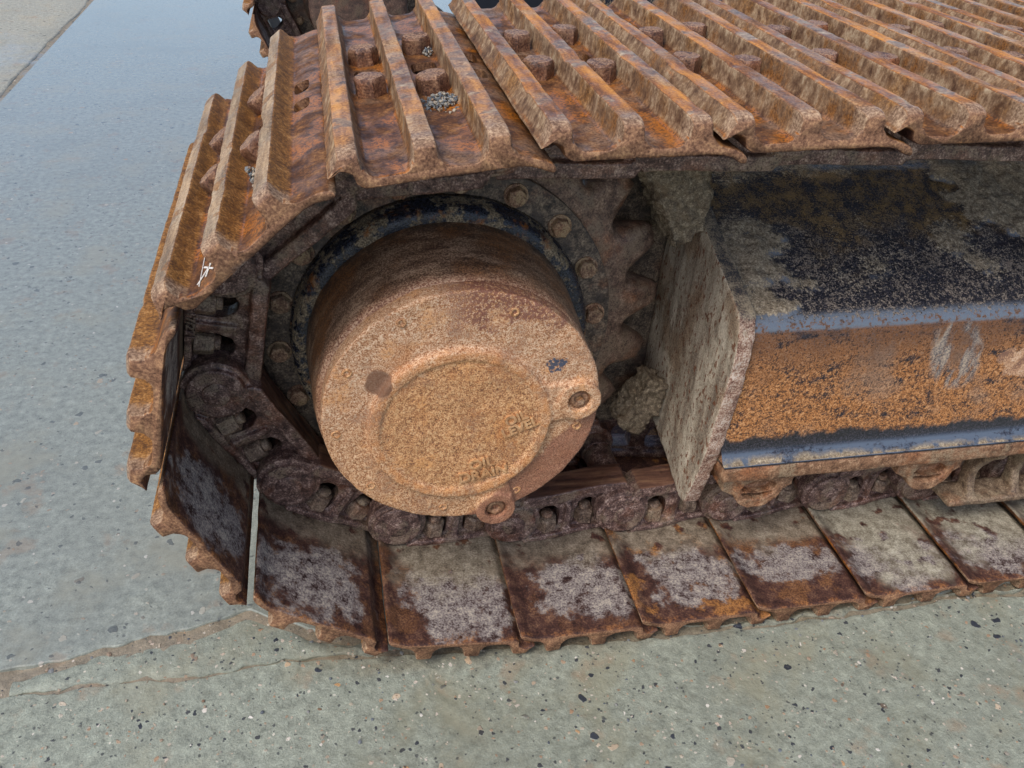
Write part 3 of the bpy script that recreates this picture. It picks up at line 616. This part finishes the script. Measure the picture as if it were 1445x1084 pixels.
# ---------------------------------------------------------------- track frame
def frame_mesh():
    # (y, z) section, outward side from the bottom up
    fil = [(.101, .2478), (.107, .2482), (.1095, .2495), (.1165, .2565), (.1225, .264), (.1245, .270), (.125, .276)]
    arc = [(.125, .462), (.1254, .469), (.127, .4755), (.130, .4818), (.134, .4868), (.1392, .4905), (.146, .4938)]
    sec = resample([(.5, .24), (.101, .24)], .05)[:-1]+fil+resample([(.125, .276), (.125, .462)], .005)[1:-1]+arc+resample([(.146, .4938), (.40, .597)], .004)[1:]+resample([(.40, .597), (.5, .602)], .02)[1:]
    sec = np.array(sec); xs = np.concatenate([np.arange(.4525, 1.3, .0048), np.arange(1.3, 2.0, .02)])
    n = len(sec); V = np.concatenate([np.column_stack([np.full(n, x), sec[:, 0], sec[:, 1]]) for x in xs])
    me = mesh_from('track_frame', V, grid_faces(n, len(xs)), MFR); recalc(me)
    p = coords(me); nn = normals(me)
    if nn[len(nn)//2, 1] > 0: me.flip_normals(); nn = normals(me)
    x, y, z = p.T; b = fbm(p, 16, 4, 2); s = np.where(z > .49, (z-.49)/.107, 0)
    slope = sst(z, .488, .494)
    m = .38*b+.5*sst(s, .84, 1.05)                                     # along the top under the chain
    m += .85*sst(.56-x+.10*s+b*.03, .0, .09)*sst(.70-s, -.05, .2)       # heap by the guard plate
    m += .6*np.exp(-((x-.63-.22*s)/.07)**2)*np.exp(-((s-.26)/.26)**2)     # a wedge left of the middle
    m += .55*np.exp(-((x-.86+.05*s)/.05)**2)*sst(s, .1, .3)*sst(.8-s, 0, .3)
    m += .95*sst(x-1.02+.24*s+b*.07, .0, .10)*sst(s, .25, .5)
    m = np.clip(m, 0, 1.3)*slope
    low = .8*np.exp(-((x-1.03)/.07)**2-((z-.40)/.045)**2)*(z < .47)
    m += np.clip(low+.2*b*(low > .1), 0, 1)
    a = me.attributes.new('mud', 'FLOAT', 'POINT'); a.data.foreach_set('value', m.astype(np.float32))
    h = sst(m, .3, 1.0)*(.0012+.0045*np.clip(fbm(p, 60, 4, 8)+.5, 0, 2)+.0014*fbm(p, 160, 2, 9))+.0004*fbm(p, 60, 2, 4)
    setco(me, p+nn*h[:, None]); return me
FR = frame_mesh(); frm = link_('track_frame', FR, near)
def guard_mesh():
    bm = bmesh.new()
    ol = [(.157, .134), (.139, .19), (.126, .26), (.114, .39), (.111, .44), (.114, .472), (.127, .505), (.25, .552), (.405, .604), (.5, .606), (.5, .20), (.40, .19), (.27, .165), (.19, .135), (.172, .128)]
    prism(bm, ol, .428, .4545, 'x'); return cast('guard_plate', bm, .0032, MG, 3, ((14, .0018, 3), (70, .0009, 8)))
link_('guard_plate', guard_mesh(), frm)
bm = bmesh.new(); prism(bm, [(.0, .12), (.43, .12), (.43, .63), (.2, .66), (-.05, .63), (-.13, .45), (-.1, .2)], .395, .47); link_('drive_mount', cast('drive_mount', bm, .008, MF, 2, ((30, .002, 3),)), frm)
def rail_box(name, x0, x1, y0, y1, z0, z1, mat, step=.008, amp=.0012, sd=1):
    sec = chaikin([(y0, z0+.004), (y0, z1-.004), (y0+.004, z1), (y1, z1), (y1, z0), (y0+.004, z0)], 1); sec = np.array(resample([tuple(s) for s in sec]+[tuple(sec[0])], .006)[:-1])
    xs = np.arange(x0, x1, step); n = len(sec); V = np.concatenate([np.column_stack([np.full(n, x), sec[:, 0], sec[:, 1]]) for x in xs])
    me = mesh_from(name, V, grid_faces(n, len(xs), True)+[tuple(range(n)), tuple(range((len(xs)-1)*n, len(xs)*n))], mat); recalc(me)
    p = coords(me); p = p+normals(me)*(fbm(p, 45, 3, sd)*amp)[:, None]; setco(me, p); return me
link_('frame_flange', rail_box('frame_flange', .456, 2.0, .101, .20, .2165, .2475, MO), frm)
# roller brackets, rollers, track guide below the flange
def bracket_mesh():
    bm = bmesh.new()
    prism(bm, [(-.062, .012), (.058, .012), (.058, -.010), (.042, -.020), (-.046, -.020), (-.062, -.010)], .004, .08, holes=(circ(0, -.006, .030, 24, 0, .0175),))
    arc = [(.042*math.cos(a), -.008+.042*math.sin(a)) for a in np.linspace(math.pi, 2*math.pi, 20)]
    prism(bm, [(-.042, .010)]+arc+[(.042, .010)], .0, .05, holes=(circ(0, -.012, .031, 24, 0, .020),))
    prism(bm, circ(0, -.010, .038, 24), .020, .06)
    return cast('roller_bracket', bm, .002, MO, 2, ((40, .0008, 4), (120, .0004, 2)))
BRK = bracket_mesh(); ROL = lathe('track_roller', [(0, .0), (.04, 0), (.06, .012), (.072, .02), (.075, .04), (.06, .05), (.058, .15), (.075, .16), (.072, .19), (0, .2)], ML, 48)
for x in (.530, .838, 1.30, 1.62):
    r = link_('track_roller', ROL, near, (x, YC-.1, .198)); link_('roller_bracket', BRK, r, (0, .114-YC+.1, .197-.198))
def guide_mesh():
    bm = bmesh.new()
    box(bm, .915, 1.35, .122, .175, .088, .101)
    for x in (.955, 1.045, 1.135, 1.225):
        fr_ = [(.106, .22), (.109, .205), (.128, .185), (.143, .16), (.147, .135), (.138, .115), (.126, .099)]
        prism(bm, fr_+[(.165, .099), (.172, .16), (.165, .22)], x, x+.016, 'x')
    return cast('track_guide', bm, .003, MGU, 2, ((40, .001, 4),))
link_('track_guide', guide_mesh(), near)

# ---------------------------------------------------------------- far track and the body between
FY = 2.4
far = bpy.data.objects.new('crawler_track', None); C.objects.link(far); far.location = (0, FY, 0)
tag(far, 'second crawler track standing further back with its dark inner side to the camera', 'crawler track', 'crawler tracks of the machine')
fm = [shoes['top', k].data for k in range(5)]
for k in range(6): track_piece(far, qp[k+1], qp[k], 'wrap', 0, False, False, False, shoes['wrap', k].data, subs=False)
for k in range(7): track_piece(far, top[k], top[k+1], 'top', 0, False, False, False, fm[k % 5], subs=False)
for k in range(8): track_piece(far, bot[k+1], bot[k], 'bottom', 0, False, False, False, shoes['bot', k].data, subs=False)
s = link_('sprocket', SPR, far, O)
MFD = mat_cast('far_drum_rust', (c8(40, 28, 24), c8(66, 48, 40), c8(84, 62, 52), c8(112, 88, 74), c8(92, 78, 62)), .7, None, .2, .2)
DR = lathe('motor_housing', [(0, .02), (.15, .02), (.166, .024), (.170, .03), (.170, .20), (.178, .202), (.19, .206), (.19, .225), (.178, .23), (.178, .29)], MFD, 96, noise=((20, .001, 2),))
m = link_('motor_housing', DR, far, O)
link_('bolt_flange', FL, s)
for k in range(18):
    a = R(4.5+20*k); link_('flange_bolt', FB[k % 3], s, (.2295*math.cos(a), .268, .2295*math.sin(a)))
ffr = link_('track_frame', FR, far); ffr.material_slots[0].link = 'OBJECT'; ffr.material_slots[0].material = MDK
body = bpy.data.objects.new('undercarriage_body', None); C.objects.link(body); body.location = (1.5, 1.5, .5)
tag(body, 'dark painted steel centre body between the two crawler tracks', 'undercarriage body')
def body_mesh():
    bm = bmesh.new(); prism(bm, [(-.5, -.12), (.5, -.12), (.5, .12), (.42, .17), (-.42, .17), (-.5, .12)], -.45, .45); return cast('centre_box', bm, .012, MP, 2)
def leg_mesh():
    bm = bmesh.new(); prism(bm, [(-.15, -.1), (.15, -.1), (.15, .08), (.1, .12), (-.1, .12), (-.15, .08)], 0, .58); return cast('frame_leg', bm, .012, MP, 2)
link_('centre_box', body_mesh(), body); lg = leg_mesh()
for x, y, a in ((-.33, -.40, 168), (.33, -.40, 192), (-.33, .4, 12), (.33, .4, -12)):
    link_('frame_leg', lg, body, mat4=Matrix.Translation((x, y, 0)) @ Matrix.Rotation(R(a), 4, 'Z'))

# ---------------------------------------------------------------- mud and grit lying on the machine
def lump_mesh(name, pts, r, voxel, mat, noise, sd):
    bm = bmesh.new()
    for (x, y, z, k) in pts: bmesh.ops.create_icosphere(bm, subdivisions=2, radius=r*k, matrix=Matrix.Translation((x, y, z)))
    return cast(name, bm, voxel, mat, 1, noise)
def arc_lump(yc, a0, a1, r0, r1, w, name, sd):
    """mud packed in front of the guard plate, its left face rubbed to an arc by the sprocket teeth"""
    bm = bmesh.new(); A = np.linspace(R(a0), R(a1), 14)
    inner = [(CX+r0*math.cos(a), CZ+r0*math.sin(a)) for a in A]; outer = [(min(CX+r1*math.cos(a), .426), CZ+r1*math.sin(a)) for a in A[::-1]]
    prism(bm, inner+outer, yc-w/2, yc+w/2)
    return cast(name, bm, .0022, MM, 2, ((20, .006, sd), (60, .0045, sd+3), (130, .0035, sd+5), (300, .0012, sd+7)))
o = link_('mud_lump', arc_lump(.325, 18, 43, .362, .46, .10, 'mud_lump', 3)); tag(o, 'thick grey brown mud caked above the sprocket teeth at the top of the guard plate', 'mud lump', 'mud caked beside the sprocket')
o = link_('mud_lump', arc_lump(.315, -35, -20, .374, .425, .055, 'mud_lump', 13)); tag(o, 'smaller mud chunk hanging low behind the hub beside the guard plate', 'mud lump', 'mud caked beside the sprocket')
def grit(name, n, ex, ey, ez, smin, smax, sd):
    r = np.random.default_rng(sd); V = []; F = []; T = []
    ico = bmesh.new(); bmesh.ops.create_icosphere(ico, subdivisions=1, radius=1); iv = np.array([v.co[:] for v in ico.verts]); fi = [tuple(v.index for v in f.verts) for f in ico.faces]; ico.free()
    for k in range(n):
        s_ = r.uniform(smin, smax)*r.uniform(.6, 1); q = iv*(s_*r.uniform(.6, 1.2, 3))*(1+.3*r.uniform(-1, 1, (len(iv), 1)))
        a, b = r.normal(0, .42, 2); d = math.hypot(a, b)
        F += [tuple(i+len(V)*1 for i in f) for f in fi]; V += list(q+np.array((a*ex, b*ey, max(0, 1-d)*ez*r.uniform(.3, 1)+s_*.3))); T += [r.uniform()]*len(iv)
    me = mesh_from(name, V, F, MGR, False); at = me.attributes.new('tone', 'FLOAT', 'POINT'); at.data.foreach_set('value', T); return me
def on_shoe(key, u, y, z=.055): return shoes[key].matrix_basis @ Vector((u, y, z))
def put_grit(key, u, y, n, ex, ey, ez, s0, s1, sd, label):
    me = grit('grit_pile', n, ex, ey, ez, s0, s1, sd); o = link_('grit_pile', me); o.matrix_world = shoes[key].matrix_basis @ Matrix.Translation((u, y, .0548)); tag(o, label, 'grit pile', 'grit caught on the track shoes')
put_grit(('wrap', 0), .132, .190, 300, .024, .030, .013, .0012, .0036, 3, 'pile of grey grit beside a bolt on the sloping shoe above the hub')
put_grit(('wrap', 0), .140, .395, 30, .008, .009, .016, .0016, .0036, 5, 'small dark cluster of grit against the upper bolt of the shoe above the hub')
put_grit(('wrap', 1), .128, .155, 90, .012, .014, .022, .0016, .0038, 6, 'clod of reddish grit between two lugs on the steep left shoe')
put_grit(('top', 1), .125, .215, 34, .012, .02, .01, .0016, .0036, 7, 'few grey grit crumbs in the channel behind the third shoe bolt')
# chalk mark on the steep shoe
m0 = shoes['wrap', 1].matrix_basis; bm = bmesh.new()
for (a, b) in (((.044, .020), (.070, .055)), ((.050, .050), (.066, .026)), ((.062, .056), (.056, .022)), ((.0475, .012), (.0475, .185))):
    d = Vector((b[0]-a[0], b[1]-a[1])).normalized(); n = Vector((-d.y, d.x))*(.0011 if b[1] < .06 else .00045)
    q = [(a[0]+n.x, a[1]+n.y), (b[0]+n.x, b[1]+n.y), (b[0]-n.x, b[1]-n.y), (a[0]-n.x, a[1]-n.y)]; prism(bm, q, .0556, .0562, 'z')
cm = bpy.data.meshes.new('chalk_mark'); bm.to_mesh(cm); bm.free(); cm.materials.append(MCH); link_('chalk_mark', cm, shoes['wrap', 1])

# ---------------------------------------------------------------- the ground: three slabs, muddy joints
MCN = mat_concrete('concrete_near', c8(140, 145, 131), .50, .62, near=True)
MCF = mat_concrete('concrete_wet', c8(143, 148, 138), .42, .56, near=False, bluish=1.)
MCL = mat_concrete('concrete_left', c8(160, 158, 144), .5, .66, near=False)
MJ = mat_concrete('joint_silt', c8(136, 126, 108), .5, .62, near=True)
gm = mesh_from('ground', [(-300, -300, -.03), (300, -300, -.03), (300, 300, -.03), (-300, 300, -.03)], [(0, 1, 2, 3)], mat_concrete('ground_concrete', c8(150, 151, 140), .4, .6, near=None), False)
tag(link_('ground', gm), kind='structure')
jm = bpy.data.objects.new('pavement', None); C.objects.link(jm); tag(jm, kind='structure')
def nearedge(x): return np.interp(x, [-3, -.6, -.33, -.15, .1, .32, .7, 1.2, 8], [.10, .052, .044, .040, .022, .002, .0, -.006, -.03])+.006*fbm(np.column_stack([x, 0*x, 0*x]), 9, 4, 2)
def faredge(x): return np.interp(x, [-3, -.9, -.6, -.40, -.27, -.18, .0, .4, 1.2, 8], [-.02, .04, .085, .125, .155, .10, .062, .03, .02, .0])+.007*fbm(np.column_stack([x, 0*x+3, 0*x]), 8, 4, 5)
def slab(name, xs, edge, others, mat, sd, rev=False):
    xs = np.asarray(xs); rows = []
    e = edge(xs); sgn = 1 if others[-1] > 0 else -1
    for dy, z in ((-.002, -.03), (.0, -.007), (.0012, -.002), (.003, 0.)): rows.append(np.column_stack([xs, e+sgn*dy, np.full(len(xs), z)+.0015*fbm(np.column_stack([xs, e, 0*xs]), 30, 3, sd)*(z > -.02)]))
    for o_ in others: rows.append(np.column_stack([xs, e*(1-min(1, abs(o_)))+o_, np.zeros(len(xs))]))
    V = np.concatenate(rows); me = mesh_from(name, V, grid_faces(len(xs), len(rows)), mat)
    p = coords(me); fl = (p[:, 2] > -.0035) & (np.abs(p[:, 0]) < 3) & (np.abs(p[:, 1]) < 3); p[fl, 2] += .0012*fbm(p[fl], 5, 3, sd+4)
    setco(me, p); recalc(me)
    if normals(me)[-1, 2] < 0: me.flip_normals()
    me.set_sharp_from_angle(angle=R(25)); return link_(name, me, jm)
_ne, _fe = nearedge, faredge
def crumb(f, sd): return lambda x: f(x)+.0035*fbm(np.column_stack([x, 0*x, 0*x]), 42, 3, sd)
nearedge, faredge = crumb(_ne, 31), crumb(_fe, 37)
xs1 = np.concatenate([np.linspace(-40, -2.5, 8), np.arange(-2.4, 2.4, .008), np.linspace(2.5, 40, 8)])
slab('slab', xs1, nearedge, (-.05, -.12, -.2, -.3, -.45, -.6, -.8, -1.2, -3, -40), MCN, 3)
xs2 = np.concatenate([np.linspace(-1.285, -.9, 20), np.arange(-.89, 2.4, .008), np.linspace(2.5, 40, 8)])
far_rows = tuple(np.concatenate([np.arange(.04, 1., .04), np.arange(1.05, 5, .25), [8, 14, 40]]))
slab('slab', xs2, faredge, far_rows, MCF, 5)
def jagged(y): return -1.31+.010*fbm(np.column_stack([y, 0*y, 0*y]), 5, 4, 9)
def leftslab():
    ys = np.concatenate([np.linspace(.12, 7, 200), np.linspace(7.5, 40, 8)]); e = jagged(ys); rows = []
    for dx, z in ((.004, -.03), (0, -.008), (-.004, -.002), (-.012, 0), (-.1, 0), (-.4, 0), (-1.5, 0), (-6, 0), (-40, 0)): rows.append(np.column_stack([e+dx, ys, np.full(len(ys), z)]))
    me = mesh_from('slab', np.concatenate(rows), grid_faces(len(ys), len(rows)), MCL); recalc(me)
    if normals(me)[-1, 2] < 0: me.flip_normals()
    link_('slab', me, jm)
leftslab()
xs3 = np.arange(-.585, 2.4, .006)
def wedge():
    lo = nearedge(xs3)+.0012+.004*sst(xs3, -.2, .0)+.0035*np.clip(fbm(np.column_stack([xs3, 0*xs3, 0*xs3+9]), 6, 2, 3)+.1, 0, 1)+.002*fbm(np.column_stack([xs3, 0*xs3, 0*xs3+7]), 16, 4, 3); hi = faredge(xs3)-.017-.006*fbm(np.column_stack([xs3, 0*xs3, 0*xs3+2]), 12, 4, 6)
    lo = lo+.004*fbm(np.column_stack([xs3, 0*xs3, 0*xs3+1]), 45, 3, 8)+.02*sst(xs3, -.12, .1)*sst(.5-xs3, 0, .2)
    hi = np.maximum(hi, lo+.002); rows = []
    for t, z in ((0, -.02), (.012, -.005), (.03, -.0022), (.15, -.0012), (.4, .0), (.65, .0), (.85, -.0012), (.97, -.0022), (.988, -.005), (1, -.02)): rows.append(np.column_stack([xs3, lo*(1-t)+hi*t, z+.0012*fbm(np.column_stack([xs3, lo+t, 0*xs3]), 45, 3, 4)]))
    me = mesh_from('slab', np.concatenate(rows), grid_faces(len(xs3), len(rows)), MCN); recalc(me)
    if normals(me)[len(xs3)*5, 2] < 0: me.flip_normals()
    me.set_sharp_from_angle(angle=R(25)); link_('slab', me, jm)
wedge()
def joint():
    xs = np.arange(-2.2, 2.3, .012); rows = []
    a = nearedge(xs)-.004; b = faredge(xs)+.004
    for t in np.linspace(0, 1, 14):
        y = a*(1-t)+b*t; q = np.column_stack([xs, y, 0*xs]); z = -.0042+.0022*fbm(q, 14, 4, 3)+.0012*fbm(q, 60, 3, 8); rows.append(np.column_stack([xs, y, z]))
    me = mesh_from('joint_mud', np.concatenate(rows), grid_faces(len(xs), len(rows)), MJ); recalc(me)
    if normals(me)[0, 2] < 0: me.flip_normals()
    tag(link_('joint_mud', me), kind='stuff')
    ys = np.arange(.1, 7, .03); rows = []
    for t in np.linspace(-.03, .03, 6): q = np.column_stack([-1.298+t+0*ys, ys, 0*ys]); rows.append(q+np.column_stack([0*ys, 0*ys, -.006+.003*fbm(q, 16, 3, 2)]))
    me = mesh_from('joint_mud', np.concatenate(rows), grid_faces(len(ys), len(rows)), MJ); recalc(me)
    if normals(me)[0, 2] < 0: me.flip_normals()
    tag(link_('joint_mud', me), kind='stuff')
joint()
def pebbles():
    r = np.random.default_rng(5); V = []; F = []; T = []
    ico = bmesh.new(); bmesh.ops.create_icosphere(ico, subdivisions=1, radius=1); iv = np.array([v.co[:] for v in ico.verts]); fi = [tuple(v.index for v in f.verts) for f in ico.faces]; ico.free()
    for k in range(420):
        x = r.uniform(-.9, 1.3)
        if k < 260: y = r.uniform(-.3, .03); s_ = r.uniform(.0012, .0032)
        else: a, b = float(nearedge(np.array([x]))[0]), float(faredge(np.array([x]))[0]); y = r.uniform(min(a, b)-.02, max(a, b)+.02); s_ = r.uniform(.0015, .005)
        q = iv*(s_*r.uniform(.6, 1.3, 3)*np.array((1, 1, .6)))*(1+.3*r.uniform(-1, 1, (len(iv), 1)))
        F += [tuple(i+len(V) for i in f) for f in fi]; V += list(q+np.array((x, y, (.0005 if k < 260 else -.003)))); T += [r.uniform()]*len(iv)
    me = mesh_from('loose_grit', V, F, MGR, False); at = me.attributes.new('tone', 'FLOAT', 'POINT'); at.data.foreach_set('value', T); tag(link_('loose_grit', me), kind='stuff')
pebbles()
